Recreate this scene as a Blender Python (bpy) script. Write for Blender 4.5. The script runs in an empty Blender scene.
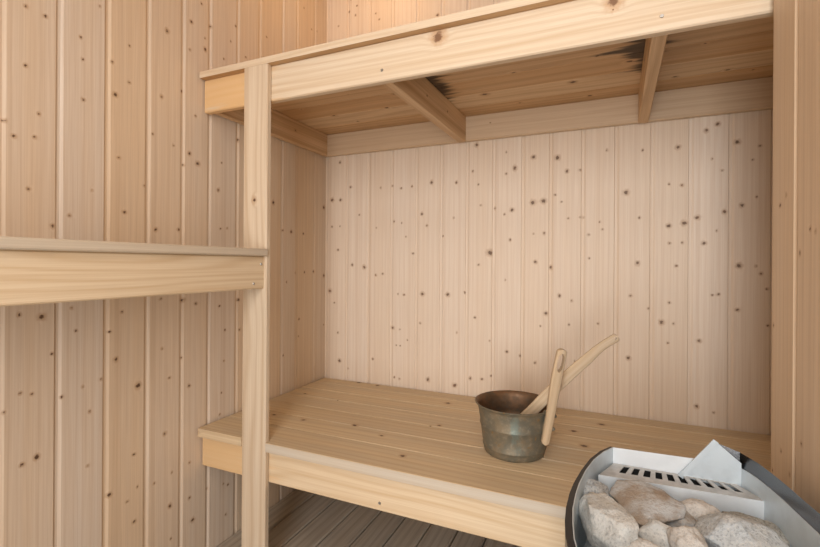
import bpy, bmesh, math, random
import numpy as np
from mathutils import Vector, Matrix, noise

random.seed(4)
scn = bpy.context.scene
COL = scn.collection
XL, XR, YB, YC, ZC, YF, XN = -1.133, 0.268, 1.65, 0.972, 2.12, -0.95, 0.74
# ---------------------------------------------------------------- knots measured on the boards: along wall, height (mm), radius (mm)
KB=[-1059,1345,6.5,-1004,1234,5.2,-1098,1183,8.8,-1055,1181,7,-1099,1066,5.3,-1057,1067,3.9,-1067,964,5.2,-859,1222,5,-807,1227,4.9,-765,1214,4.9,-717,1218,4.9,-632,1229,7.9,-529,1222,5.8,-673,1106,6,-651,1058,4.8,-796,1079,4.9,-762,1072,3.7,-539,1085,4.7,-711,947,4.8,-743,1016,3.3,-583,1015,3.1,-879,1055,3.4,-961,1113,3.4,-994,899,6.4,-936,890,8.5,-880,857,5,-848,863,5,-1108,784,8.8,-1084,733,3.9,-776,781,4.1,-749,779,4.9,-668,785,8,-562,786,7.8,-801,642,6.6,-767,637,3.7,-678,668,4.8,-524,640,4.6,-1065,604,5.2,-1055,482,8.7,-892,505,5,-1011,453,4.3,-791,439,4.9,-767,435,4.9,-643,445,8.7,-532,436,7.8,-783,571,3.7,-765,570,3.7,-733,596,3.7,-493,794,3.5,-450,1359,7.6,-337,1321,4.4,-464,1260,5.7,-337,1241,4.4,-305,1259,9.2,-239,1293,7.2,-157,1284,8.8,-124,1234,7,-442,1208,4.6,-378,1115,5.6,-343,1091,4.4,-315,1106,7.4,-240,1130,9,-204,1133,9,-163,1153,4.3,-142,1127,3.9,-119,1068,4.2,-81,1070,4.2,-71,1070,5.2,-321,996,5.5,-237,1017,4,-200,1018,5.7,-396,949,11.3,-52,1009,4.8,-9,1027,4.1,-81,1234,4.9,-433,1129,3.4,3,1295,4.8,-18,1052,3.1,-440,903,4.9,-230,915,6.1,-178,896,7.8,-147,796,7.1,-106,780,5.2,-193,731,7.1,-115,696,4.2,-212,685,3.6,-453,703,4.6,-494,798,3.8,-331,583,5.5,-283,572,5.1,-229,552,5,-469,470,6.5,-424,471,5.3,-389,487,5.2,-50,928,4.1,-396,618,3.4,-21,705,3.4,-338,848,3.3,-95,570,3.5,63,1148,8.3,111,1284,4.9,212,1284,7,288,1329,6.9,318,1346,6.2,369,1285,7,425,1268,4.2,304,1239,4.1,188,1168,4.2,222,1162,5.1,330,1201,3.1,102,1062,5,187,1033,6.8,230,1041,8,266,1057,7.3,337,1072,7.1,381,1090,6.7,418,1114,3.6,190,977,4.2,225,978,3.8,284,976,6.3,317,1014,3.7,408,1227,3.6,98,912,7.6,209,904,5.1,78,804,5,190,785,4.8,131,764,3.3,169,721,8.1,202,718,3.9,323,817,5,307,813,3.7,375,906,7.9,417,905,4.2,429,882,4.8,371,771,5.5,272,668,6,73,596,7,267,461,6.9,312,448,3.7,444,837,3.6,447,727,3.6,187,655,2.9]
KL=[538,1323,4,574,1446,4.4,652,1384,3.3,764,1466,3.4,764,1371,3.4,728,1327,6.3,720,1406,2.5,653,1289,3.1,563,1228,2.6,538,1449,2.1,502,1195,2.7,647,1434,2.4,689,1529,2.4,518,1167,4.6,556,1174,4.3,674,1078,2.9,625,1012,4.2,591,985,5.4,737,1170,3.8,753,1034,5.1,545,1061,2.1,871,1557,6.5,951,1622,5.4,1001,1562,7.1,946,1537,3.6,856,1366,5.8,920,1405,5.5,968,1347,3.9,1104,1634,4.3,1125,1695,4.3,1074,1564,3.9,987,1696,3.7,894,1240,4.3,947,1229,5.9,977,1205,7,830,1255,3.3,928,1191,3.5,1055,1137,6.1,840,995,6.3,912,1000,4.9,1068,1227,3.9,1139,1318,5.7,1065,1014,4.2,1092,1018,3.9,807,1110,2.7,530,793,4.7,571,784,7.3,630,798,2.6,640,744,4,748,778,4.6,717,731,2.7,733,658,6.6,792,578,8.8,591,699,2.5,656,609,3.1,671,545,4.3,532,626,2.8,553,619,3.2,697,617,2.5,505,593,2.7,611,597,2.1,856,803,4.5,928,795,6.5,973,781,4.8,1063,766,4.5,1143,780,5.4,1086,686,4.9,1149,679,5.4,861,664,4.2,884,577,3.7,951,538,5.4,926,626,3.5,1083,586,3.3,1073,485,3.2,1067,417,4.2,1147,397,4.4,536,473,4.5,563,479,6.1,719,322,5.8,782,399,4.2,792,309,4.2,784,221,5.3,667,416,2.4,765,284,2.6,872,423,5.6,895,304,4.3,840,297,3.9,889,211,6.6,893,115,4.6,966,130,6.6,955,202,4.8,1020,199,3.7,955,308,3,1084,186,4.2,1103,175,4.9,1094,81,3.3,1417,1029,7.1,1368,1031,4.6,1493,1026,5.3,1446,866,4.8,1503,868,4.9,1567,870,6.4,1640,851,7.9,1390,832,5,1469,679,4.9,1637,1151,8.8,1313,1130,8.2,1374,550,4.6,1466,610,4,1642,635,4.4]
KR=[905,1020,2.8,932,1007,2.3,812,959,1.9,794,954,1.7,960,803,2.1,848,925,1.5,961,551,2.3,921,600,2,883,577,3.2,838,642,2.2]

# ---------------------------------------------------------------- node helpers
class NT:
    def __init__(s, name):
        s.m = bpy.data.materials.new(name); s.m.use_nodes = True
        s.t = s.m.node_tree; s.t.nodes.clear()
        s.out = s.n('ShaderNodeOutputMaterial'); s.b = s.n('ShaderNodeBsdfPrincipled')
        s.l(s.b.outputs[0], s.out.inputs[0])
    def n(s, t, **k):
        x = s.t.nodes.new(t)
        for a, v in k.items(): setattr(x, a, v)
        return x
    def l(s, a, b): s.t.links.new(a, b)
    def put(s, v, sock):
        if hasattr(v, 'is_output'): s.l(v, sock)
        elif v is not None: sock.default_value = v
    def attr(s, name, out=2):
        return s.n('ShaderNodeAttribute', attribute_name=name).outputs[{'vec': 'Vector', 'fac': 'Fac'}[out]]
    def math(s, op, a, b=None, c=None):
        x = s.n('ShaderNodeMath', operation=op)
        for i, v in enumerate((a, b, c)): s.put(v, x.inputs[i])
        return x.outputs[0]
    def vmul(s, v, k):
        x = s.n('ShaderNodeVectorMath', operation='MULTIPLY'); s.put(v, x.inputs[0]); x.inputs[1].default_value = k
        return x.outputs[0]
    def noise(s, v, scale=1.0, detail=2.0, rough=.5):
        x = s.n('ShaderNodeTexNoise'); s.put(v, x.inputs['Vector']); x.inputs['Scale'].default_value = scale
        x.inputs['Detail'].default_value = detail; x.inputs['Roughness'].default_value = rough
        return x.outputs['Fac']
    def ramp(s, v, a, b, c=0.0, d=1.0, smooth=True):
        x = s.n('ShaderNodeMapRange', interpolation_type='SMOOTHSTEP' if smooth else 'LINEAR')
        s.put(v, x.inputs[0])
        for i, q in enumerate((a, b, c, d)): x.inputs[i + 1].default_value = q
        return x.outputs[0]
    def mix(s, f, a, b, mode='MIX'):
        x = s.n('ShaderNodeMix', data_type='RGBA', blend_type=mode)
        s.put(f, x.inputs[0])
        for v, i in ((a, 6), (b, 7)):
            if isinstance(v, tuple): x.inputs[i].default_value = (*v, 1)
            else: s.l(v, x.inputs[i])
        return x.outputs[2]
    def bump(s, h, strength=.2, dist=.002):
        x = s.n('ShaderNodeBump'); x.inputs['Strength'].default_value = strength; x.inputs['Distance'].default_value = dist
        s.l(h, x.inputs['Height']); s.l(x.outputs[0], s.b.inputs['Normal'])
    def set(s, **k):
        for a, v in k.items(): s.put(v, s.b.inputs[a.replace('_', ' ')])

def wood(name, ca, cb, late, ring=150., warp=6., kn='kd', knotc=(.085, .036, .018), halo=(.45, .27, .14), rough=.55, ringk=.5,
         grey=None, stain=False, scol=(.018, .012, .008), sk=.88, fixed=(), ck=1.0):
    s = NT(name)
    gc = s.attr('gc', 'vec'); rnd = s.attr('rnd', 'fac')
    sx = s.n('ShaderNodeSeparateXYZ'); s.l(gc, sx.inputs[0])
    x = s.math('ADD', sx.outputs[0], sx.outputs[1]); z = sx.outputs[2]
    # distance to the nearest knot in knot radii
    if kn == 'kd':
        kd = s.attr('kd', 'fac')
    elif kn:
        cx, cz, gate = kn
        cb_ = s.n('ShaderNodeCombineXYZ')
        s.l(s.math('DIVIDE', x, cx), cb_.inputs[0]); s.l(s.math('DIVIDE', z, cz), cb_.inputs[1])
        vo = s.n('ShaderNodeTexVoronoi', voronoi_dimensions='2D', feature='F1'); s.l(cb_.outputs[0], vo.inputs['Vector'])
        vo.inputs['Scale'].default_value = 1.0
        sub = s.n('ShaderNodeVectorMath', operation='SUBTRACT'); s.l(cb_.outputs[0], sub.inputs[0]); s.l(vo.outputs['Position'], sub.inputs[1])
        ln = s.n('ShaderNodeVectorMath', operation='LENGTH'); s.l(s.vmul(sub.outputs[0], (cx, cz * .8, 0)), ln.inputs[0])
        sc = s.n('ShaderNodeSeparateColor'); s.l(vo.outputs['Color'], sc.inputs[0])
        rad = s.ramp(sc.outputs[0], gate, 1., .0004, .0075, False)
        kd = s.math('DIVIDE', ln.outputs['Value'], rad)
    else:
        kd = s.math('ADD', s.math('MULTIPLY', x, 0.), 9.)
    for (fx, fz, fr) in fixed:
        d = s.math('SQRT', s.math('ADD', s.math('POWER', s.math('SUBTRACT', x, fx), 2.), s.math('POWER', s.math('SUBTRACT', z, fz), 2.)))
        kd = s.math('MINIMUM', kd, s.math('DIVIDE', d, fr))
    kdn = s.math('ADD', kd, s.math('MULTIPLY', s.math('SUBTRACT', s.noise(gc, 120., 3.), .5), 1.5))
    # growth rings running along the board and swerving round the knots
    w1 = s.noise(s.vmul(gc, (6., 6., .8)), 1., 2.)
    push = s.math('MULTIPLY', s.ramp(kd, .8, 4., 1., 0.), 1.1)
    ph = s.math('ADD', s.math('MULTIPLY', x, ring), s.math('ADD', s.math('MULTIPLY', w1, warp * 6.28), s.math('MULTIPLY', push, 3.)))
    rg = s.math('POWER', s.math('MULTIPLY_ADD', s.math('SINE', ph), .5, .5), 2.5)
    fine = s.noise(s.vmul(gc, (420., 420., 5.)), 1., 2.)
    band = s.noise(s.vmul(gc, (32., 32., .35)), 1., 2.)
    slow = s.noise(s.vmul(gc, (5., 5., 1.6)), 1., 1.)
    stk = s.noise(s.vmul(gc, (75., 75., .22)), 1., 3.)
    tone = s.ramp(s.math('ADD', s.math('MULTIPLY', rnd, .45), s.math('ADD', s.math('MULTIPLY', band, .55), s.math('MULTIPLY', slow, .4))), .42, .98, 0., 1., False)
    c = s.mix(tone, ca, cb)
    if grey:
        g = s.ramp(s.math('ADD', s.noise(s.vmul(gc, (18., 18., 2.2)), 1., 3.), s.math('MULTIPLY', rnd, .2)), .42, .78)
        c = s.mix(s.math('MULTIPLY', g, grey[3]), c, grey[:3])
    c = s.mix(s.math('MULTIPLY', rg, ringk), c, late)
    c = s.mix(s.ramp(stk, .5, .78, 0., .42), c, late)
    c = s.mix(s.ramp(fine, .3, .75, .0, .34), c, late)
    c = s.mix(s.ramp(kdn, 1., 2.4, .55 * ck, 0.), c, halo)
    c = s.mix(s.ramp(kdn, .55, 1.15, .93 * ck, 0.), c, knotc)
    if stain:
        st = s.attr('stain', 'fac')
        sn = s.noise(s.vmul(gc, (38., 38., 5.)), 1., 3.)
        m = s.ramp(s.math('ADD', st, s.math('MULTIPLY', s.math('SUBTRACT', sn, .5), 1.5)), .45, .8)
        c = s.mix(s.math('MULTIPLY', m, sk), c, scol)
    s.set(Base_Color=c, Roughness=rough); s.b.inputs['Specular IOR Level'].default_value = .35
    s.bump(s.math('ADD', s.math('MULTIPLY', rg, .5), fine), .12, .0012)
    return s.m

PALE, WARM, LATE = (.735, .63, .525), (.735, .565, .395), (.53, .37, .24)
M_wall = wood('pine_panelling', PALE, WARM, LATE, ring=330., warp=2.2, ringk=.16)
M_back = wood('pine_panelling_lit', (.87, .755, .635), (.84, .695, .545), (.66, .49, .35), ring=330., warp=2.0, ringk=.16, ck=.86)  # same pine as M_wall, lightened to put brighter light into the back wall
M_post = wood('pine_post', (.735, .62, .475), (.69, .55, .395), (.50, .345, .205), ring=200., warp=8., ringk=.4, kn=(.3, .36, .55))
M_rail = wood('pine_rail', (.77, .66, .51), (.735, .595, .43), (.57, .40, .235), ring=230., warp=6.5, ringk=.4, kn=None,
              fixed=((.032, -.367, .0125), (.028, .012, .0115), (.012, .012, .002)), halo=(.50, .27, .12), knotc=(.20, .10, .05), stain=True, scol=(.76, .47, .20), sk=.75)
M_shelf = wood('pine_shelf_rail', (.82, .68, .49), (.77, .60, .40), (.60, .41, .22), ring=150., warp=8., ringk=.42, kn=None, stain=True, scol=(.74, .48, .23), sk=.7)
M_edge = wood('pine_edge', (.67, .585, .465), (.63, .53, .41), (.51, .40, .28), ring=220., warp=2., ringk=.25, kn=(.09, .6, .7), grey=(.60, .55, .47, .5))
M_batten = wood('pine_batten', (.74, .60, .44), (.68, .51, .34), (.54, .36, .21), ring=260., warp=3., ringk=.25, kn=(.11, .4, .5))
M_slat = wood('pine_slat', (.78, .63, .42), (.72, .545, .33), (.53, .355, .19), ring=300., warp=4., ringk=.36, kn=(.11, .30, .45), grey=(.56, .475, .36, .5))
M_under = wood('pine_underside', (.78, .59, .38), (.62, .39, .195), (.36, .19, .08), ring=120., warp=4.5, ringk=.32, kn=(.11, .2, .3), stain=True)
M_floor = wood('worn_duckboard', (.58, .50, .40), (.48, .40, .31), (.26, .20, .15), ring=240., warp=2.5, ringk=.35, kn=(.12, .5, .6), grey=(.52, .48, .42, .6))
M_tool = wood('worn_tool_wood', (.66, .51, .34), (.60, .45, .28), (.42, .29, .17), ring=500., warp=2., ringk=.35, kn=None, grey=(.50, .43, .34, .6))

def simple(name, col, rough, metal=0., nz=0., nscale=60., col2=None, bump=0., spec=.5, lo=.35, hi=.65):
    s = NT(name)
    tc = s.n('ShaderNodeTexCoord').outputs['Object']
    nn = s.noise(tc, nscale, 4., .6)
    c = s.mix(s.ramp(nn, lo, hi), col, col2 or tuple(v * (1 - nz) for v in col))
    s.set(Base_Color=c, Roughness=rough, Metallic=metal); s.b.inputs['Specular IOR Level'].default_value = spec
    if bump: s.bump(nn, bump, .001)
    return s.m
M_liner = simple('brushed_steel', (.66, .74, .79), .45, .4, .08, 35.)
M_white = simple('pale_steel', (.80, .85, .885), .45, .2, .06, 25.)
M_boxtop = simple('dusty_steel', (.56, .545, .52), .5, .3, .2, 60.)
M_trim = simple('polished_steel', (.20, .205, .215), .25, 1., .05, 20.)
M_shell = simple('black_enamel', (.018, .018, .02), .28, 0., .2, 10., spec=.3)
M_dark = simple('shade_black', (.012, .011, .010), .8)  # flat black that stands for shade in the slots and the hole
M_screw = simple('zinc_screw', (.42, .40, .37), .4, .8)
M_element = simple('heating_element_steel', (.09, .12, .14), .5, .3)

def bucket_mat(name, inside=False):
    s = NT(name)
    tc = s.n('ShaderNodeTexCoord').outputs['Object']
    a = s.noise(tc, 26., 5., .65); b = s.noise(tc, 90., 4., .7); d = s.noise(s.vmul(tc, (30., 30., 9.)), 1., 4., .6)
    if inside:
        c = s.mix(s.ramp(a, .35, .65), (.22, .12, .06), (.13, .085, .05))
        c = s.mix(s.ramp(b, .5, .75, 0., .6), c, (.16, .15, .12))
    else:
        c = s.mix(s.ramp(a, .35, .62), (.25, .205, .135), (.175, .165, .125))
        c = s.mix(s.ramp(b, .48, .72, 0., .65), c, (.36, .30, .215))
        c = s.mix(s.ramp(d, .56, .70, 0., .5), c, (.19, .27, .25))
        c = s.mix(s.ramp(s.noise(tc, 60., 3.), .62, .72, 0., .8), c, (.30, .19, .08))
    s.set(Base_Color=c, Roughness=s.ramp(b, .3, .7, .42, .7), Metallic=.45)
    s.bump(b, .25, .0015)
    return s.m
M_bucket = bucket_mat('aged_copper'); M_bucket_in = bucket_mat('rusty_copper', True)

def stone_mat(name, c1, c2, c3, sp=.4):
    s = NT(name)
    tc = s.n('ShaderNodeTexCoord').outputs['Object']
    a = s.noise(tc, 24., 4., .6); b = s.noise(tc, 300., 3., .7); g = s.noise(tc, 75., 4., .65)
    if 'brown_grey' not in name: c1, c2, c3 = [tuple(.55 * v + .45 * (sum(q) / 3) * k for v, k in zip(q, (.93, .98, .97))) for q in (c1, c2, c3)]
    c = s.mix(s.ramp(a, .38, .64), c1, c2)
    c = s.mix(s.ramp(g, .5, .7, 0., .7), c, c3)
    c = s.mix(s.ramp(b, .52, .66, 0., sp), c, tuple(v * .32 for v in c1))
    c = s.mix(s.ramp(b, .46, .34, 0., sp * .8), c, (.75, .73, .68))
    s.set(Base_Color=c, Roughness=.85); s.b.inputs['Specular IOR Level'].default_value = .25
    s.bump(s.math('ADD', s.math('MULTIPLY', g, 2.), b), .5, .003)
    return s.m

# ---------------------------------------------------------------- mesh helpers
def tag(o, label=None, cat=None, group=None, kind=None):
    for k, v in (('label', label), ('category', cat), ('group', group), ('kind', kind)):
        if v: o[k] = v
    return o
def empty(name, loc=(0, 0, 0), label=None, cat=None, group=None):
    o = bpy.data.objects.new(name, None); COL.objects.link(o); o.location = loc; o.empty_display_size = .05
    return tag(o, label, cat, group)

class MB:
    """collects boards and other pieces with grain coordinates, links them as one mesh object"""
    def __init__(s): s.v = []; s.f = []; s.gc = []; s.rnd = []; s.st = []; s.sm = []
    def add(s, verts, faces, gcs, rnd, stain=None, smooth=False):
        k = len(s.v); s.v += [tuple(v) for v in verts]; s.f += [tuple(i + k for i in f) for f in faces]
        s.gc += gcs; s.rnd += [rnd] * len(verts); s.st += stain or [0.] * len(verts); s.sm += [smooth] * len(faces)
    def prism(s, sec, axis, a, b, cuts=1, rnd=None, off=None, stainf=None, along=None):
        """extrude the 2D outline sec along an axis; grain follows that axis unless along is given"""
        r = random.random() if rnd is None else rnd
        o = (random.uniform(0, 9), random.uniform(0, 9), random.uniform(0, 9)) if off is None else off
        n = len(sec); vs = []; gs = []; st = []
        for i in range(cuts + 1):
            t = a + (b - a) * i / cuts
            for (p, q) in sec:
                P = {'x': (t, p, q), 'y': (p, t, q), 'z': (p, q, t)}[axis]
                vs.append(P)
                g = along or axis
                G = {'x': (P[2], P[1], P[0]), 'y': (P[0], P[2], P[1]), 'z': (P[0], P[1], P[2])}[g]
                gs.append((G[0] + o[0], G[1] + o[1], G[2] + o[2])); st.append(stainf(P) if stainf else 0.)
        area = sum(sec[i][0] * sec[(i + 1) % n][1] - sec[(i + 1) % n][0] * sec[i][1] for i in range(n))
        flip = (area < 0) != (axis == 'y')
        fs = []
        for i in range(cuts):
            for j in range(n):
                q = (i * n + j, i * n + (j + 1) % n, (i + 1) * n + (j + 1) % n, (i + 1) * n + j)
                fs.append(q[::-1] if flip else q)
        c0, c1 = tuple(range(n)), tuple(range(cuts * n, cuts * n + n))
        fs += [c0, c1[::-1]] if flip else [c0[::-1], c1]
        s.add(vs, fs, gs, r, st)
    def board(s, lo, hi, axis, ch=.0025, cuts=1, **k):
        """chamfered board between two corners, grain along axis"""
        i = 'xyz'.index(axis); u, w = [q for q in range(3) if q != i]
        a0, a1, b0, b1 = lo[u], hi[u], lo[w], hi[w]; c = min(ch, (a1 - a0) * .3, (b1 - b0) * .3)
        sec = [(a0 + c, b0), (a1 - c, b0), (a1, b0 + c), (a1, b1 - c), (a1 - c, b1), (a0 + c, b1), (a0, b1 - c), (a0, b0 + c)]
        s.prism(sec, axis, lo[i], hi[i], cuts, **k)
    def build(s, name, mat, parent=None, base=(0, 0, 0)):
        me = bpy.data.meshes.new(name)
        me.from_pydata([(v[0] - base[0], v[1] - base[1], v[2] - base[2]) for v in s.v], [], s.f)
        me.attributes.new('gc', 'FLOAT_VECTOR', 'POINT').data.foreach_set('vector', np.array(s.gc, np.float32).ravel())
        me.attributes.new('rnd', 'FLOAT', 'POINT').data.foreach_set('value', np.array(s.rnd, np.float32))
        me.attributes.new('stain', 'FLOAT', 'POINT').data.foreach_set('value', np.array(s.st, np.float32))
        me.polygons.foreach_set('use_smooth', s.sm)
        me.materials.append(mat); me.update()
        o = bpy.data.objects.new(name, me); COL.objects.link(o)
        if parent: o.parent = parent; o.location = Vector(base) - parent.location
        else: o.location = base
        return o

def from_bm(name, bm, mats, parent=None, base=(0, 0, 0), smooth=False, sharp=None):
    bmesh.ops.recalc_face_normals(bm, faces=bm.faces)
    if smooth:
        for f in bm.faces: f.smooth = True
        if sharp:
            for e in bm.edges:
                if len(e.link_faces) == 2 and e.calc_face_angle(0) > sharp: e.smooth = False
    me = bpy.data.meshes.new(name)
    for v in bm.verts: v.co -= Vector(base)
    bm.to_mesh(me); bm.free()
    for m in (mats if isinstance(mats, (list, tuple)) else [mats]): me.materials.append(m)
    o = bpy.data.objects.new(name, me); COL.objects.link(o)
    if parent: o.parent = parent; o.location = Vector(base) - parent.location
    else: o.location = base
    return o

def panel_wall(name, plane, pos, sgn, seams, z0, z1, knots, mat, thick=.03, off=0.0):
    """tongue-and-groove boarding: plane 'x' or 'y' at pos, faces looking to sgn; seams are the board edges"""
    cs = []                                             # (along, depth, board)
    G, BV, D = .0075, .005, .0038
    for i in range(len(seams) - 1):
        a, b = seams[i], seams[i + 1]
        cs += [(a, D, i), (a + .0012, D, i), (a + G, D, i), (a + G + BV, .0004, i)]
        fa, fb = a + G + BV + .001, b - .003
        k = max(2, int((fb - fa) / .004))
        cs += [(fa + (fb - fa) * j / k, 0., i) for j in range(k + 1)]
        cs += [(b - .0022, .0006, i), (b - .0003, D, i)]
    cs = np.array(cs); nz = int((z1 - z0) / .004) + 1
    zs = np.linspace(z0, z1, nz); nc = len(cs)
    A = np.repeat(cs[None, :, 0], nz, 0); Dp = np.repeat(cs[None, :, 1], nz, 0); Bi = np.repeat(cs[None, :, 2], nz, 0).astype(int)
    Z = np.repeat(zs[:, None], nc, 1)
    if plane == 'x': P = np.stack([pos - sgn * Dp, A, Z], -1)
    else: P = np.stack([A, pos - sgn * Dp, Z], -1)
    rng = np.random.RandomState(len(seams) * 7 + int(abs(pos) * 100))
    ro = rng.uniform(0, 20, (len(seams), 3)); rn = rng.uniform(0, 1, len(seams))
    gc = np.stack([A, np.zeros_like(A), Z], -1) + ro[Bi]
    kd = np.full(A.shape, 9., np.float32)
    K = np.array(knots, float).reshape(-1, 3) / 1000.
    el = rng.uniform(.75, 1.15, len(K))
    for (ka, kz, kr), e in zip(K, el):
        i = np.searchsorted(seams, ka) - 1
        d = np.sqrt(((A - ka) / e) ** 2 + (Z - kz) ** 2) / max(kr * .78, .0031)
        kd = np.where(Bi == i, np.minimum(kd, d), kd)
    me = bpy.data.meshes.new(name)
    idx = np.arange(nz * nc).reshape(nz, nc)
    q = np.stack([idx[:-1, :-1], idx[:-1, 1:], idx[1:, 1:], idx[1:, :-1]], -1).reshape(-1, 4)
    flip = (plane == 'x' and sgn < 0) or (plane == 'y' and sgn > 0)
    if flip: q = q[:, ::-1]
    # a slab behind the boarding gives the wall its thickness
    n0 = nz * nc; a0, a1 = seams[0], seams[-1]; d0, d1 = pos - sgn * (D + .0005), pos - sgn * thick
    sv = [(d, a, z) if plane == 'x' else (a, d, z) for d in (d0, d1) for a in (a0, a1) for z in (z0, z1)]
    sf = [(0, 1, 3, 2), (4, 6, 7, 5), (0, 4, 5, 1), (2, 3, 7, 6), (0, 2, 6, 4), (1, 5, 7, 3)]
    me.from_pydata(np.concatenate([P.reshape(-1, 3), np.array(sv)]).tolist(), [], q.tolist() + [tuple(n0 + i for i in f) for f in sf])
    pad = lambda x, v: np.concatenate([x.ravel().astype(np.float32), np.full(v, 9., np.float32)])
    me.attributes.new('gc', 'FLOAT_VECTOR', 'POINT').data.foreach_set('vector', np.concatenate([gc.reshape(-1, 3), np.array(sv)]).astype(np.float32).ravel())
    me.attributes.new('rnd', 'FLOAT', 'POINT').data.foreach_set('value', np.concatenate([rn[Bi].ravel(), np.full(8, .5)]).astype(np.float32))
    me.attributes.new('kd', 'FLOAT', 'POINT').data.foreach_set('value', pad(kd, 8))
    me.materials.append(mat); me.update()
    o = bpy.data.objects.new(name, me); COL.objects.link(o)
    return tag(o, kind='structure')

# ---------------------------------------------------------------- the room
rk = lambda n, lo, hi, zl, zh: [v for _ in range(n) for v in (random.uniform(lo, hi) * 1000, random.uniform(zl, zh) * 1000, random.uniform(1.5, 6))]
ls = [-.90, -.79, -.68, -.575, -.47, -.365, -.26, -.155, -.05, .055, .16, .27, .385, .492, .598, .704, .811, .919, 1.015, 1.13, 1.233, 1.356, 1.443, 1.561, 1.68]
wl = panel_wall('wall_left', 'x', XL, 1, ls, -.03, ZC + .02, KL + rk(90, -.9, .48, .05, 2.1) + rk(40, .4, 1.64, 1.56, 2.1), M_wall)
bs = [-1.165, -1.131, -1.026, -.92, -.812, -.701, -.595, -.49, -.387, -.28, -.183, -.076, .029, .135, .243, .349, .454, .56, .665, XN]
wb = panel_wall('wall_back', 'y', YB, -1, bs, -.03, ZC + .02, KB + rk(90, -1.1, .5, 1.5, 2.1) + rk(40, -1.1, .7, .03, .38), M_back)
rs = [-.90, -.80, -.69, -.58, -.47, -.36, -.25, -.14, -.03, .08, .19, .30, .41, .52, .63, .745, .86, YC]
wr = panel_wall('wall_right', 'x', XR, -1, rs, -.03, ZC + .02, KR + rk(40, -.9, .75, .05, 2.1), M_wall, thick=.12)
wn = panel_wall('wall_niche', 'x', XN, -1, [YC - .01, 1.08, 1.19, 1.3, 1.41, 1.52, YB + .02], -.03, ZC + .02, rk(20, .98, 1.64, .05, 2.1), M_wall)
m = MB()                                                      # the short wall between the corner and the niche end
for k in range(4): m.board((XR + .12 + k * .09, YC - .03, 0), (XR + .209 + k * .09, YC, ZC), 'z')
tag(m.build('wall_return', M_post), kind='structure')
m = MB()                                                      # the front wall, with an opening added behind the camera for the fill light
for k in range(7): m.board((XL + k * .095, YF, 0), (XL + k * .095 + .094, YF + .045, ZC), 'z')
m.board((XL + .665, YF, 1.98), (XR, YF + .045, ZC), 'x')
tag(m.build('wall_front', M_post), kind='structure')
m = MB()
for k in range(20): m.board((XL + k * .0975, YF, ZC), (XL + k * .0975 + .0965, YB + .03, ZC + .02), 'y')
tag(m.build('ceiling', M_slat), kind='structure')
m = MB(); fx = -1.0393 - .0975
for k in range(20):
    a = max(fx + k * .0975, XL); m.board((a + .0022, YF, -.028), (fx + (k + 1) * .0975 - .0022, YB, 0), 'y', ch=.004)
fl = tag(m.build('floor', M_floor), kind='structure')
m = MB(); m.board((XL - .03, YF, -.06), (XN + .05, YB + .03, -.032), 'x')
tag(m.build('floor_bed', M_dark), kind='structure')

# ---------------------------------------------------------------- screws
def screw(parent, p, nrm, r=.0042):
    bm = bmesh.new()
    bmesh.ops.create_cone(bm, cap_ends=True, segments=14, radius1=r, radius2=r * .75, depth=.0016)
    for sx, sy in ((.7, .12), (.12, .7)):
        v = bmesh.ops.create_cube(bm, size=1.)['verts']
        for q in v: q.co = Vector((q.co.x * r * sx * 1.6, q.co.y * r * sy * 1.6, .0008 + q.co.z * .0004))
    bm.transform(Matrix.Translation(p) @ Vector(nrm).to_track_quat('Z', 'Y').to_matrix().to_4x4())
    return from_bm('screw', bm, M_screw, parent, p)

# ---------------------------------------------------------------- post and benches
PX0, PX1, PY0, YR = -.9535, -.867, .977, .9955            # post left, right, front and the plane of the bench rails
UB, UT, LB, LT = 1.4636, 1.4815, .378, .403

post = empty('support_post', (-.91, .985, 0), 'tall pale square-edged pine post standing in front of all the benches', 'post')
m = MB(); m.board((PX0, PY0, 0.), (PX1, YR, UB), 'z', ch=.003, cuts=2, off=(1.3, 2.2, .4))
m.build('upright', M_post, post, (-.91, .985, 0))

orange_end = lambda P: .95 * math.exp(-max(0, P[0] + 1.0) / .22)      # orange tone that fades from the left end to the right
top = empty('upper_bench', (-.2, YR, UB), 'high pine bench with a deep front rail running along the top of the photo', 'bench')
XE = XN - .006
m = MB()
m.board((XL + .006, PY0, UB), (XE, 1.085, UT), 'x', cuts=1)
for k in range(5): m.board((XL + .006, 1.0865 + k * .112, UB), (XE, 1.085 + (k + 1) * .112, UT), 'x')
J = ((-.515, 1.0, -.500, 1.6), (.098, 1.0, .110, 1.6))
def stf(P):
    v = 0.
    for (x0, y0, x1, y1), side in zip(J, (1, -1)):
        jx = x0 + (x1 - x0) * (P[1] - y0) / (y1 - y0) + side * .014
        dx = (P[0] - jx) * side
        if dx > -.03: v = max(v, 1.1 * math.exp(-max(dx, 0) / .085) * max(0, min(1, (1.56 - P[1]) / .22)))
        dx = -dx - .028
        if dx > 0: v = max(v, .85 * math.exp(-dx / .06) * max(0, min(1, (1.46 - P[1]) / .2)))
    return v * .95 if P[1] > YR + .02 else 0.
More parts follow.
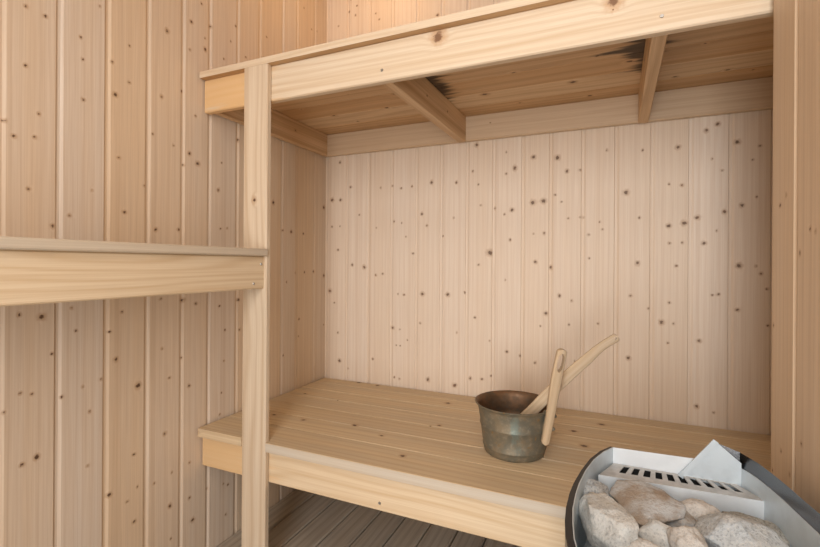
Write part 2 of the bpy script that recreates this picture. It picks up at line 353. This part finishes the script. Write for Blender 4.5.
# the boards themselves: the underside shows, so it carries the black damp stains beside the bearers
m2 = MB()
rows = [PY0 + .0002] + [1.0865 + k * .112 for k in range(5)] + [1.648]
for a, b in zip(rows[:-1], rows[1:]):
    n = max(3, int((b - a) / .018)); xs = 150; r = random.random(); o = [random.uniform(0, 9) for _ in range(3)]
    c = .002
    ys = [a + .0004, a + c] + [a + c + (b - a - 2 * c) * j / n for j in range(1, n)] + [b - c, b - .0004]
    bot = [(y, UB + (c if j in (0, len(ys) - 1) else 0)) for j, y in enumerate(ys)]
    tp = [(b - .0004, UT - c), (b - c, UT), (a + c, UT), (a + .0004, UT - c)]
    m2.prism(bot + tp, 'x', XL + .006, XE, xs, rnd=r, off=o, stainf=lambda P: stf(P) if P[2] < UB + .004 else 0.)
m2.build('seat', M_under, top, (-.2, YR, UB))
m = MB(); m.board((XL + .006, PY0 - .0012, UB - .0005), (XE, PY0 - .0001, UT + .0003), 'x', ch=.0004)
nose = m.build('front_edge', M_rail, top, (-.2, YR, UB))
m = MB(); m.board((XL + .006, YR, 1.364), (XE, YR + .022, UB), 'x', ch=.003, cuts=60, off=(-1.414 - YR, 0, 0), rnd=.35, stainf=orange_end)
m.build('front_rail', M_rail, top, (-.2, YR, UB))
m = MB(); m.board((XL + .007, YB - .026, 1.371), (XE, YB - .006, UB), 'x', ch=.003); m.build('rear_batten', M_batten, top, (-.2, YR, UB))
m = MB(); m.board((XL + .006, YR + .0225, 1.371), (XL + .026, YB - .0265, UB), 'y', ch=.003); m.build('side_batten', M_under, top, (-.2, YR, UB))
for (x0, y0, x1, y1) in J:
    m = MB(); m.board((-.0145, YR + .023, 1.366), (.0145, YB - .0268, UB), 'y', ch=.002)
    a = math.atan2(-(x1 - x0), y1 - y0)
    for i, v in enumerate(m.v): m.v[i] = (v[0] + x0 + (x1 - x0) * (v[1] - y0) / (y1 - y0), v[1], v[2])
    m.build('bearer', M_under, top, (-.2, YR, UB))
for x, z in ((-.517, 1.392), (.099, 1.394)): screw(top, (x, YR - .0006, z), (0, -1, 0))

low = empty('lower_bench', (-.2, YR, LT), 'low wide slatted pine bench carrying the old metal bucket', 'bench')
m = MB()
ya = PY0
notch = [(XL + .006, ya), (PX0 - .001, ya), (PX0 - .001, YR + .0005), (PX1 + .001, YR + .0005), (PX1 + .001, ya), (XE, ya), (XE, 1.094), (XL + .006, 1.094)]
m.prism(notch, 'z', LB, LT, 1, along='x', rnd=.3)
sl = [1.0965, 1.195, 1.2915, 1.39, 1.482, 1.575, YB - .004]
for a, b in zip(sl[:-1], sl[1:]): m.board((XL + .006, a, LB), (XE, b - .0026, LT), 'x', ch=.003)
m.build('seat', M_slat, low, (-.2, YR, LT))
m = MB(); m.board((PX1 + .002, ya - .0012, LB - .0004), (XE, ya - .0001, LT - .0012), 'x', ch=.0004)
m.build('front_edge', M_edge, low, (-.2, YR, LT))
m = MB(); m.board((XL + .006, YR, .283), (XE, YR + .022, LB), 'x', ch=.003, cuts=60, off=(3.1, 0, 5), stainf=orange_end); m.build('front_rail', M_shelf, low, (-.2, YR, LT))
m = MB(); m.board((XL + .007, YB - .026, .29), (XE, YB - .006, LB), 'x'); m.build('rear_batten', M_slat, low, (-.2, YR, LT))
m = MB(); m.board((XL + .006, YR + .0225, .29), (XL + .026, YB - .0265, LB), 'y'); m.build('side_batten', M_slat, low, (-.2, YR, LT))
for x in (-.5, .1):
    m = MB(); m.board((x - .014, YR + .0225, .29), (x + .014, YB - .0265, LB), 'y'); m.build('bearer', M_slat, low, (-.2, YR, LT))
screw(low, (-.516, YR - .0006, .303), (0, -1, 0))

SX, SF, SB, ST = -.8608, -.8748, .9243, .9445
side = empty('side_bench', (SX, .1, ST), 'narrow pine bench at eye level on the left wall, butting against the post', 'bench')
m = MB(); m.board((XL + .006, YF + .06, SB), (-.985, .976, ST), 'y'); m.board((-.983, YF + .06, SB), (SX, .976, ST), 'y', ch=.003)
m.build('seat', M_edge, side, (SX, .1, ST))
m = MB(); m.board((SF - .022, YF + .06, .8335), (SF, .9765, SB), 'y', ch=.003, cuts=3, off=(.7, 0, 2.3), rnd=.4); m.build('front_rail', M_shelf, side, (SX, .1, ST))
m = MB(); m.board((XL + .006, YF + .06, .84), (XL + .028, .97, SB), 'y'); m.build('wall_batten', M_slat, side, (SX, .1, ST))
for y, z in ((.966, .902), (.938, .849)): screw(side, (SF + .0006, y, z), (1, 0, 0))

# ---------------------------------------------------------------- bucket and ladle
def lathe(bm, prof, seg=64, mi=0):
    rings = []
    for r, z in prof:
        rings.append([bm.verts.new((r * math.cos(2 * math.pi * i / seg), r * math.sin(2 * math.pi * i / seg), z)) for i in range(seg)])
    for a, b in zip(rings[:-1], rings[1:]):
        for i in range(seg):
            f = bm.faces.new((a[i], a[(i + 1) % seg], b[(i + 1) % seg], b[i])); f.material_index = mi
    return rings
BC = Vector((-.222, 1.213, LT))
bk = empty('sauna_bucket', BC, 'round aged copper water bucket standing on the low bench', 'bucket')
bm = bmesh.new()
outp = [(0.0001, .0015), (.070, .0015), (.074, 0.), (.0785, .003), (.0800, .010), (.0815, .018), (.0835, .020), (.0840, .0225), (.0828, .025), (.0895, .072), (.0915, .075), (.0918, .078), (.0905, .081),
        (.0968, .121), (.0990, .125), (.1030, .1285), (.1055, .1315), (.1058, .1330), (.1035, .1338)]
inp = [(.1035, .1338), (.1005, .1315), (.0968, .1285), (.0940, .121), (.0888, .082), (.0898, .078), (.0870, .072), (.0800, .024), (.076, .006), (.0001, .006)]
lathe(bm, outp); lathe(bm, inp, mi=1)
bmesh.ops.remove_doubles(bm, verts=bm.verts, dist=.0003)
bm.transform(Matrix.Translation(BC))
from_bm('body', bm, [M_bucket, M_bucket_in], bk, BC, smooth=True, sharp=1.2)
s = NT('dark_water'); s.set(Base_Color=(.10, .05, .02, 1), Roughness=.06)
bm = bmesh.new(); bmesh.ops.create_circle(bm, cap_ends=True, segments=48, radius=.0835); bm.transform(Matrix.Translation(BC + Vector((0, 0, .05))))
from_bm('water', bm, s.m, bk, BC)

def strip(name, pts, widths, thick, side, mat, parent, base, hole=None, curve=0.):
    """a flat wooden bar along pts; side is the direction its width spreads; hole = (t, half length, half width)"""
    N = 110; pts = [Vector(p) for p in pts]
    def cat(P, t):
        n = len(P) - 1; x = min(max(t, 0), .99999) * n; i = int(x); u = x - i
        g = lambda k: P[min(max(k, 0), n)]
        a, b, c, d = g(i - 1), g(i), g(i + 1), g(i + 2)
        return .5 * (2 * b + (c - a) * u + (2 * a - 5 * b + 4 * c - d) * u * u + (3 * b - a - 3 * c + d) * u ** 3)
    W = lambda t: cat(widths, t)
    bm = bmesh.new(); C = 21; grid = []
    L = sum((cat(pts, (i + 1) / N) - cat(pts, i / N)).length for i in range(N))
    gcs = {}
    for i in range(N + 1):
        t = i / N; p = cat(pts, t); d = (cat(pts, min(t + .01, 1)) - cat(pts, max(t - .01, 0))).normalized()
        w = (Vector(side) - d * d.dot(Vector(side))).normalized(); nn = d.cross(w)
        hw = W(t) / 2
        e = min(t, 1 - t) * L / max(hw, 1e-4)
        if e < 1: hw *= max(.35, math.sqrt(max(0, 1 - (1 - e) ** 2)))
        row = []
        for j in range(C):
            a = -1 + 2 * j / (C - 1); th = thick * (.55 + .45 * math.sqrt(max(0, 1 - a * a)))
            row.append((p + w * hw * a, nn * th / 2, (hw * a, t * L)))
        grid.append(row)
    V = {}
    for sg in (1, -1):
        for i, row in enumerate(grid):
            for j, (p, q, g) in enumerate(row):
                v = bm.verts.new(p + q * sg); V[i, j, sg] = v; gcs[v] = (g[0] + 3.1, 0., g[1] + 1.7)
    def inhole(i, j):
        if not hole: return False
        t = (i + .5) / N; a = (grid[i][j][2][0] + grid[i][j + 1][2][0]) / 2
        return ((t - hole[0]) * L / hole[1]) ** 2 + (a / hole[2]) ** 2 < 1
    for i in range(N):
        for j in range(C - 1):
            if inhole(i, j): continue
            bm.faces.new((V[i, j, 1], V[i + 1, j, 1], V[i + 1, j + 1, 1], V[i, j + 1, 1]))
            bm.faces.new((V[i, j, -1], V[i, j + 1, -1], V[i + 1, j + 1, -1], V[i + 1, j, -1]))
            for (di, dj, e) in ((-1, 0, ((i, j), (i, j + 1))), (1, 0, ((i + 1, j + 1), (i + 1, j))), (0, -1, ((i + 1, j), (i, j))), (0, 1, ((i, j + 1), (i + 1, j + 1)))):
                ni, nj = i + di, j + dj
                if ni < 0 or nj < 0 or ni >= N or nj >= C - 1 or inhole(ni, nj):
                    a, b = e; bm.faces.new((V[*a, 1], V[*b, 1], V[*b, -1], V[*a, -1]))
    bm.verts.index_update()
    order = [gcs[v] for v in bm.verts]
    o = from_bm(name, bm, mat, parent, base, smooth=True, sharp=1.0)
    me = o.data
    me.attributes.new('gc', 'FLOAT_VECTOR', 'POINT').data.foreach_set('vector', np.array(order, np.float32).ravel())
    me.attributes.new('rnd', 'FLOAT', 'POINT').data.foreach_set('value', np.full(len(order), .4, np.float32))
    return o
# the upright wooden grip riveted to the right of the bucket
hp = [(-.1365, 1.163, .455), (-.1205, 1.151, .545), (-.108, 1.143, .625), (-.094, 1.140, .700)]
grip = strip('handle', hp, [.019, .021, .025, .023], .017, (.9, .35, -.1), M_tool, bk, BC, hole=(.84, .024, .0078))
for z, dx in ((.492, .0), (.525, .004)):
    bm = bmesh.new(); bmesh.ops.create_uvsphere(bm, u_segments=14, v_segments=8, radius=.0058)
    bmesh.ops.scale(bm, vec=(1.2, .8, 1), verts=bm.verts); bm.transform(Matrix.Translation((-.1195 + dx, 1.171, z)))
    from_bm('rivet', bm, M_bucket, bk, BC, smooth=True)
bm = bmesh.new()
v = bmesh.ops.create_cube(bm, size=1.)['verts']
for q in v: q.co = Vector((q.co.x * .012, q.co.y * .03, q.co.z * .06))
bmesh.ops.bevel(bm, geom=bm.edges, offset=.002, segments=2)
bm.transform(Matrix.Translation((-.1325, 1.180, .505)) @ Matrix.Rotation(.10, 4, 'Y') @ Matrix.Rotation(-.5, 4, 'Z'))
from_bm('bracket', bm, M_bucket, bk, BC)

ld = empty('sauna_ladle', (-.235, 1.205, .46), 'long-handled wooden ladle leaning out of the copper bucket', 'ladle')
lp = [(-.232, 1.205, .462), (-.177, 1.207, .517), (-.139, 1.21, .561), (-.098, 1.212, .607), (-.045, 1.214, .662), (-.008, 1.216, .700), (.030, 1.22, .728)]
strip('handle', lp, [.022, .028, .030, .029, .026, .021, .021], .013, (.65, 0, -.75), M_tool, ld, (-.235, 1.205, .46), hole=(.962, .0032, .0030))
bm = bmesh.new()
lathe(bm, [(.0001, 0), (.015, .001), (.027, .008), (.032, .02), (.033, .030), (.0315, .030), (.0305, .02), (.025, .010), (.0001, .003)], 32)
bmesh.ops.remove_doubles(bm, verts=bm.verts, dist=.0003)
bm.transform(Matrix.Translation((-.252, 1.203, .436)) @ Matrix.Rotation(-.5, 4, 'Y'))
from_bm('bowl', bm, M_bucket, ld, (-.235, 1.205, .46), smooth=True, sharp=1.0)

# ---------------------------------------------------------------- heater
RZ, HB = .585, .862
left = [(-.006, .835), (-.021, .794), (-.032, .746), (-.0405, .696), (-.044, .662), (-.0455, .622), (-.0445, .59), (-.041, .555), (-.034, .52), (-.022, .485), (0., .455), (.03, .432), (.065, .418)]
right = [(.209, .845), (.2155, .826), (.2225, .796), (.2295, .757), (.2345, .72), (.2400, .688), (.244, .65), (.244, .61), (.241, .57), (.234, .53), (.223, .49), (.205, .457), (.145, .420)]
outer = [(.010, HB)] + left + [(.105, .413)] + right[::-1] + [(.1985, HB), (.163, HB), (.134, HB)]
# the liner follows the shell with the black rim between them
linl = [(-.001, .832), (-.0155, .792), (-.0262, .745), (-.0335, .696), (-.0362, .662), (-.0375, .622), (-.0355, .588), (-.032, .555), (-.025, .524), (-.014, .492), (.006, .463), (.034, .441), (.067, .427)]
linr = [(.2055, .843), (.2125, .824), (.2195, .794), (.2265, .755), (.2315, .718), (.2360, .686), (.2370, .65), (.2360, .61), (.2325, .57), (.2255, .532), (.2145, .494), (.197, .463), (.143, .427)]
inner = [(.0135, HB - .0035)] + linl + [(.105, .422)] + linr[::-1] + [(.1975, HB - .0035), (.163, HB - .0035), (.134, HB - .0035)]
n = len(outer)
def rise(p):                                              # the rim stands higher along the right and climbs to a peak at the back
    if p[0] < .14: return RZ - (.003 if p[0] > .12 and p[1] > .8 else 0)
    if p[1] > HB - .001: return .6195 if p[0] < .18 else .608
    return RZ + .0212 * max(0., min(1., (p[1] - .45) / .22))
ht = empty('sauna_heater', (.105, .64, 0), 'black and steel sauna heater full of stones in the bottom right corner', 'heater')
HBASE = (.105, .64, 0)
def ringverts(bm, pts, z=None, s=1., zf=None):
    cx, cy = .105, .66
    return [bm.verts.new((cx + (p[0] - cx) * s, cy + (p[1] - cy) * s, zf(p) if zf else z)) for p in pts]
def bridge(bm, a, b):
    k = len(a)
    for i in range(k): bm.faces.new((a[i], a[(i + 1) % k], b[(i + 1) % k], b[i]))
bm = bmesh.new()
O = [Vector((*p, 0)) for p in outer]
o_top = [bm.verts.new((p[0], p[1], rise(p))) for p in outer]
i_top = [bm.verts.new((p[0], p[1], RZ - .001)) for p in inner]
b1 = ringverts(bm, outer, .35, .985); b2 = ringverts(bm, outer, .13, .93); b3 = ringverts(bm, outer, .12, .90)
i_low = [bm.verts.new((p[0], p[1], RZ - .012)) for p in inner]
bridge(bm, o_top, i_top)
for f in bm.faces:
    if f.calc_center_median().x > .14: f.material_index = 1
bridge(bm, i_top, i_low); bridge(bm, b1, o_top); bridge(bm, b2, b1); bridge(bm, b3, b2)
bm.faces.new(b3)
from_bm('outer_shell', bm, [M_shell, M_trim], ht, HBASE, smooth=True, sharp=.6)
bm = bmesh.new()
sh = lambda p, d: (p[0] + (.1 - p[0]) / abs(.1 - p[0] + 1e-6) * d, p[1] - (d if p[1] > .8 else -d if p[1] < .45 else 0))
t0 = [bm.verts.new((*p, RZ + .0008)) for p in inner]; t1 = [bm.verts.new((*sh(p, .0012), RZ + .0008)) for p in inner]
d0 = [bm.verts.new((*sh(p, .0012), .40)) for p in inner]; e0 = [bm.verts.new((*p, .40)) for p in inner]
bridge(bm, t0, t1); bridge(bm, t1, d0); bridge(bm, e0, t0); bm.faces.new(d0)
for fx, fy, fz in ():
    pass
from_bm('liner', bm, M_liner, ht, HBASE, smooth=True, sharp=.6)
# small hole in the liner on the right, its shade painted as a black disc
bm = bmesh.new(); bmesh.ops.create_cone(bm, cap_ends=True, segments=14, radius1=.003, radius2=.003, depth=.0016)
bm.transform(Matrix.Translation((.2337, .736, .553)) @ Matrix.Rotation(math.pi / 2, 4, 'Y'))
from_bm('drain_hole', bm, M_dark, ht, HBASE)
# back plate and the gable-shaped flue plate
def plate(name, poly, y, th, mat, dy=0.):
    bm = bmesh.new()
    f = bm.faces.new([bm.verts.new((x, y + dy * (z - .55), z)) for x, z in poly])
    r = bmesh.ops.extrude_face_region(bm, geom=[f])
    for v in r['geom']:
        if isinstance(v, bmesh.types.BMVert): v.co.y += th
    return from_bm(name, bm, mat, ht, HBASE)
plate('back_plate', [(.0145, .50), (.196, .50), (.196, .592), (.126, .5885), (.0145, .5865)], HB - .0058, .0015, M_white)
plate('flue_plate', [(.112, .558), (.1985, .550), (.1985, .594), (.161, .626)], HB - .0095, .0016, M_liner)
bm = bmesh.new()                                          # folded lip along the left edge of the gable
a, b = Vector((.112, HB - .0105, .560)), Vector((.161, HB - .0105, .627))
d = (b - a).normalized(); w = Vector((d.z, 0, -d.x)) * .0085
vs = [bm.verts.new(q) for q in (a, b, b + w, a + w)]; f = bm.faces.new(vs)
r = bmesh.ops.extrude_face_region(bm, geom=[f])
for v in r['geom']:
    if isinstance(v, bmesh.types.BMVert): v.co.y -= .0022
from_bm('flue_lip', bm, M_liner, ht, HBASE)
# slotted element box
bx = empty('element_box', (0, 0, 0)); bx.parent = ht
bx.location = Vector((.11, .83, .56)) - Vector(HBASE)
BXW = (.11, .83, .56)
def bpart(name, bm, mat): 
    o = from_bm(name, bm, mat, None, BXW); o.parent = bx; o.location = (0, 0, 0); return o
A0, A1, B0, B1 = Vector((-.0075, .797, .560)), Vector((.2190, .808, .560)), Vector((.0155, .8545, .560)), Vector((.1915, .8545, .560))
def P(u, v): return (A0.lerp(A1, u)).lerp(B0.lerp(B1, u), v)
bm = bmesh.new()
us = [0.]; n_s = 10; lo, hi = .085, .955
for k in range(n_s):
    c0 = lo + (hi - lo) * k / n_s; us += [c0 + .018, c0 + .018 + .05]
us.append(1.)
vsn = [0., .38, .90, 1.]
g = [[bm.verts.new(P(u, v)) for v in vsn] for u in us]
for i in range(len(us) - 1):
    for j in range(3):
        if j == 1 and i % 2 == 1: continue
        bm.faces.new((g[i][j], g[i + 1][j], g[i + 1][j + 1], g[i][j + 1]))
ex = bmesh.ops.extrude_face_region(bm, geom=list(bm.faces))
for v in ex['geom']:
    if isinstance(v, bmesh.types.BMVert): v.co.z -= .0015
bpart('slotted_top', bm, M_boxtop)
bm = bmesh.new()
def quad(bm, pts): return bm.faces.new([bm.verts.new(p) for p in pts])
D = Vector((0, 0, -.10)); tt = Vector((0, 0, .0004)); fo = Vector((-.0006, -.0014, 0))
quad(bm, (A0 + fo + D, A1 + fo + D, A1 + fo + tt, A0 + fo + tt)); quad(bm, (A0 + D, A1 + D, A1 + tt, A0 + tt))
quad(bm, (A0 + fo + tt, A1 + fo + tt, A1 + tt, A0 + tt)); quad(bm, (A1 + fo + D, A1 + D, A1 + tt, A1 + fo + tt)); quad(bm, (A0 + fo + D, A0 + D, A0 + tt, A0 + fo + tt))
bmesh.ops.remove_doubles(bm, verts=bm.verts, dist=.0001)
bpart('front_plate', bm, M_white)
bm = bmesh.new()
quad(bm, (A1 + D, B1 + D, B1 - tt * 4, A1 - tt * 4)); bpart('side_plate', bm, M_boxtop)
bm = bmesh.new(); quad(bm, (B0 + D, A0 + D, A0 - tt * 4, B0 - tt * 4))
bpart('side_plate', bm, M_boxtop)
bm = bmesh.new(); fi = Vector((0, .0016, -.0018)); quad(bm, (A0 + D * .35 + fi, A1 + D * .35 + fi, B1 + D * .35, B0 + D * .35)); quad(bm, (A0 + D * .35 + fi, A1 + D * .35 + fi, A1 + fi, A0 + fi))
bk_ = Vector((0, -.0006, -.0018)); quad(bm, (B0 + D * .35, B1 + D * .35, B1 + bk_, B0 + bk_)); bmesh.ops.remove_doubles(bm, verts=bm.verts, dist=.0001); bpart('box_shade', bm, M_dark)  # black sheets added inside the box to paint the shade behind the slots
for k in range(3):                                        # heating elements seen through the slots
    bm = bmesh.new(); v = .40 + k * .2
    a, b = P(.04, v) + Vector((0, 0, -.016)), P(.96, v) + Vector((0, 0, -.016))
    bmesh.ops.create_cone(bm, cap_ends=True, segments=10, radius1=.0038, radius2=.0038, depth=(b - a).length)
    bm.transform(Matrix.Translation((a + b) / 2) @ (b - a).to_track_quat('Z', 'Y').to_matrix().to_4x4())
    for f in bm.faces: f.smooth = True
    bpart('heating_element', bm, M_element)
for (x, y) in ((.0, .56), (.21, .56), (.03, .80), (.18, .80)):
    bm = bmesh.new(); bmesh.ops.create_cone(bm, cap_ends=True, segments=20, radius1=.014, radius2=.011, depth=.125)
    bm.transform(Matrix.Translation((x, y, .0625))); from_bm('leg', bm, M_shell, ht, HBASE, smooth=True, sharp=.8)

# ---------------------------------------------------------------- stones
def hull_stone(pts, mat, seed, label, group='sauna stones in the heater'):
    c = sum((Vector(p) for p in pts), Vector()) / len(pts)
    bm = bmesh.new()
    for p in pts: bm.verts.new(Vector(p) - c)
    res = bmesh.ops.convex_hull(bm, input=bm.verts)
    bmesh.ops.delete(bm, geom=[g for g in res['geom_interior'] + res['geom_unused'] if isinstance(g, bmesh.types.BMVert)], context='VERTS')
    bmesh.ops.triangulate(bm, faces=bm.faces)
    for k in range(5):
        bmesh.ops.subdivide_edges(bm, edges=bm.edges, cuts=1, use_grid_fill=True)
        if k in (1, 2): bmesh.ops.smooth_vert(bm, verts=bm.verts, factor=.3, use_axis_x=True, use_axis_y=True, use_axis_z=True)
    for v in bm.verts:
        p = v.co
        v.co = p + p.normalized() * (noise.noise(p * 40 + Vector((seed, 0, 0))) * .0022 + noise.noise(p * 130) * .0008)
    for f in bm.faces: f.smooth = True
    me = bpy.data.meshes.new('sauna_stone'); bm.to_mesh(me); bm.free(); me.materials.append(mat)
    o = bpy.data.objects.new('sauna_stone', me); COL.objects.link(o); o.location = c
    return tag(o, label, 'stone', group)
def stone(c, r, rot, mat, seed, label, group='sauna stones in the heater', rugged=.16, cutn=7):
    rs_ = random.Random(seed)
    bm = bmesh.new(); bmesh.ops.create_icosphere(bm, subdivisions=5, radius=1.)
    planes = []
    for _ in range(cutn):
        d = Vector((rs_.gauss(0, 1), rs_.gauss(0, 1), rs_.gauss(0, 1))).normalized(); planes.append((d, rs_.uniform(.66, .9)))
    off = Vector((seed * 3.7, seed * 1.3, -seed * 2.1))
    for v in bm.verts:
        p = v.co.copy()
        for d, h in planes:                               # broken faces with soft edges
            e = p.dot(d) - h
            if e > 0: p -= d * e * .92
        nz = noise.noise(p * 1.6 + off) * rugged + noise.noise(p * 4.5 + off) * rugged * .35 + noise.noise(p * 13 + off) * rugged * .10
        v.co = p * (1 + nz)
    bmesh.ops.scale(bm, vec=r, verts=bm.verts)
    bm.transform(Matrix.Rotation(rot[2], 4, 'Z') @ Matrix.Rotation(rot[1], 4, 'Y') @ Matrix.Rotation(rot[0], 4, 'X'))
    for f in bm.faces: f.smooth = True
    me = bpy.data.meshes.new('sauna_stone'); bm.to_mesh(me); bm.free(); me.materials.append(mat)
    o = bpy.data.objects.new('sauna_stone', me); COL.objects.link(o); o.location = c
    return tag(o, label, 'stone', group)
S_pale = stone_mat('pale_granite', (0.610, 0.591, 0.551), (0.732, 0.696, 0.640), (0.512, 0.493, 0.461), .35)
S_grey = stone_mat('speckled_grey_granite', (0.451, 0.468, 0.487), (0.561, 0.567, 0.564), (0.329, 0.345, 0.359), .75)
S_brown = stone_mat('brown_grey_rock', (.37, .30, .235), (.53, .54, .54), (.40, .33, .27), .12)
S_blue = stone_mat('bluish_granite', (0.525, 0.561, 0.596), (0.610, 0.616, 0.615), (0.439, 0.456, 0.474), .5)
S_beige = stone_mat('beige_rock', (0.634, 0.542, 0.461), (0.732, 0.653, 0.576), (0.512, 0.431, 0.359), .3)
S_olive = stone_mat('brown_speckled_rock', (0.403, 0.357, 0.282), (0.537, 0.493, 0.423), (0.268, 0.234, 0.192), .6)
stone((-.018, .750, .548), (.026, .026, .022), (.2, .1, .3), S_grey, 3, 'small speckled grey stone wedged against the left side of the heater')
stone((.006, .668, .552), (.038, .056, .036), (-.1, .15, .35), S_pale, 5, 'big pale rounded stone at the left of the heater, largest of the pale ones')
hull_stone(((.018, .782, .566), (.006, .752, .555), (.052, .785, .570), (.080, .772, .567), (.110, .742, .563), (.105, .726, .553), (.053, .684, .549), (.036, .697, .549), (.018, .729, .556), (.066, .742, .570), (.03, .76, .53), (.09, .755, .535), (.05, .71, .528)), S_brown, 8, 'large flat brown and grey wedge-shaped stone leaning on the white box')
stone((.066, .686, .538), (.027, .024, .022), (.1, .3, .5), S_pale, 11, 'small pale stone just below the big brown wedge-shaped stone')
stone((.102, .742, .535), (.024, .024, .022), (.4, .1, .1), S_brown, 14, 'small brownish stone half hidden behind the tip of the wedge-shaped stone')
stone((.052, .624, .540), (.034, .026, .022), (.1, .1, .2), S_beige, 17, 'yellowish pale stone at the bottom edge beside the big pale one')
stone((.103, .668, .546), (.024, .028, .026), (.2, -.2, .6), S_beige, 20, 'upright pinkish beige stone left of the large bluish stone')
stone((.131, .757, .540), (.032, .024, .024), (.1, .2, -.2), S_beige, 23, 'beige stone against the white box, behind the large bluish stone')
stone((.192, .757, .538), (.040, .025, .020), (.1, .2, -.15), S_olive, 26, 'dark brown speckled stone under the right end of the white box')
stone((.166, .700, .545), (.054, .044, .032), (-.15, .12, -.35), S_blue, 29, 'large bluish grey speckled stone in the right half of the heater', rugged=.11)
stone((.214, .706, .524), (.020, .026, .020), (.2, .2, .2), S_olive, 32, 'small mottled stone low against the right side of the steel liner')
for k, (x, y) in enumerate(((.02, .60), (.085, .60), (.15, .61), (.205, .63), (.0, .70), (.06, .72), (.13, .70), (.04, .53), (.11, .53), (.18, .54), (.17, .77), (.09, .48))):
    zz = .497 if y > .58 else .52
    stone((x, y, zz), (.034, .034, .024), (k, k * .7, k * .3), (S_pale, S_grey, S_olive)[k % 3], 40 + k, 'stone deep in the heater, below the top layer' if y > .58 else 'stone at the front of the heater, out of the frame below')
# ---------------------------------------------------------------- light, camera
def area(name, loc, target, sx, sy, power, col, spread=180):
    d = bpy.data.lights.new(name, 'AREA'); d.shape = 'RECTANGLE'; d.size = sx; d.size_y = sy; d.energy = power; d.color = col; d.spread = math.radians(spread)
    o = bpy.data.objects.new(name, d); COL.objects.link(o); o.location = loc
    o.rotation_euler = (Vector(target) - Vector(loc)).to_track_quat('-Z', 'Y').to_euler(); return o
area('front_fill_light', (-.04, YF + .02, 1.02), (-.22, 1, .98), .55, 1.85, 18.6, (1., .98, .965), 125)  # added soft light from behind the camera; its doorway is assumed, unseen
area('bounce_fill', (-.04, -.35, ZC - .02), (-.2, -.3, 0), .55, .7, 7., (1., .97, .93))  # added fill below the ceiling, imitating bounced flash; no fitting there
d = bpy.data.lights.new('sauna_lamp', 'POINT'); d.energy = 1.3; d.color = (1., .62, .28); d.shadow_soft_size = .06
o = bpy.data.objects.new('sauna_lamp', d); COL.objects.link(o); o.location = (-.80, 1.36, 2.03)
w = bpy.data.worlds.new('world'); scn.world = w; w.use_nodes = True
w.node_tree.nodes['Background'].inputs[0].default_value = (.9, .95, 1., 1); w.node_tree.nodes['Background'].inputs[1].default_value = .35

cam = bpy.data.cameras.new('camera'); co = bpy.data.objects.new('camera', cam); COL.objects.link(co)
cam.sensor_width = 36.; cam.lens = 445. * 36 / 820; cam.clip_start = .02
cam.shift_y = -(273.5 - 263.75) / 820
yaw = math.radians(23.677)
co.matrix_world = Matrix.Translation((0, 0, .9055)) @ Matrix.Rotation(yaw, 4, 'Z') @ Matrix.Rotation(math.pi / 2, 4, 'X') @ Matrix.Rotation(.0062, 4, 'Z')
scn.camera = co
vs_ = scn.view_settings
vs_.view_transform = 'Standard'; vs_.look = 'None'; vs_.gamma = 1.; vs_.use_curve_mapping = False; vs_.exposure = 0.
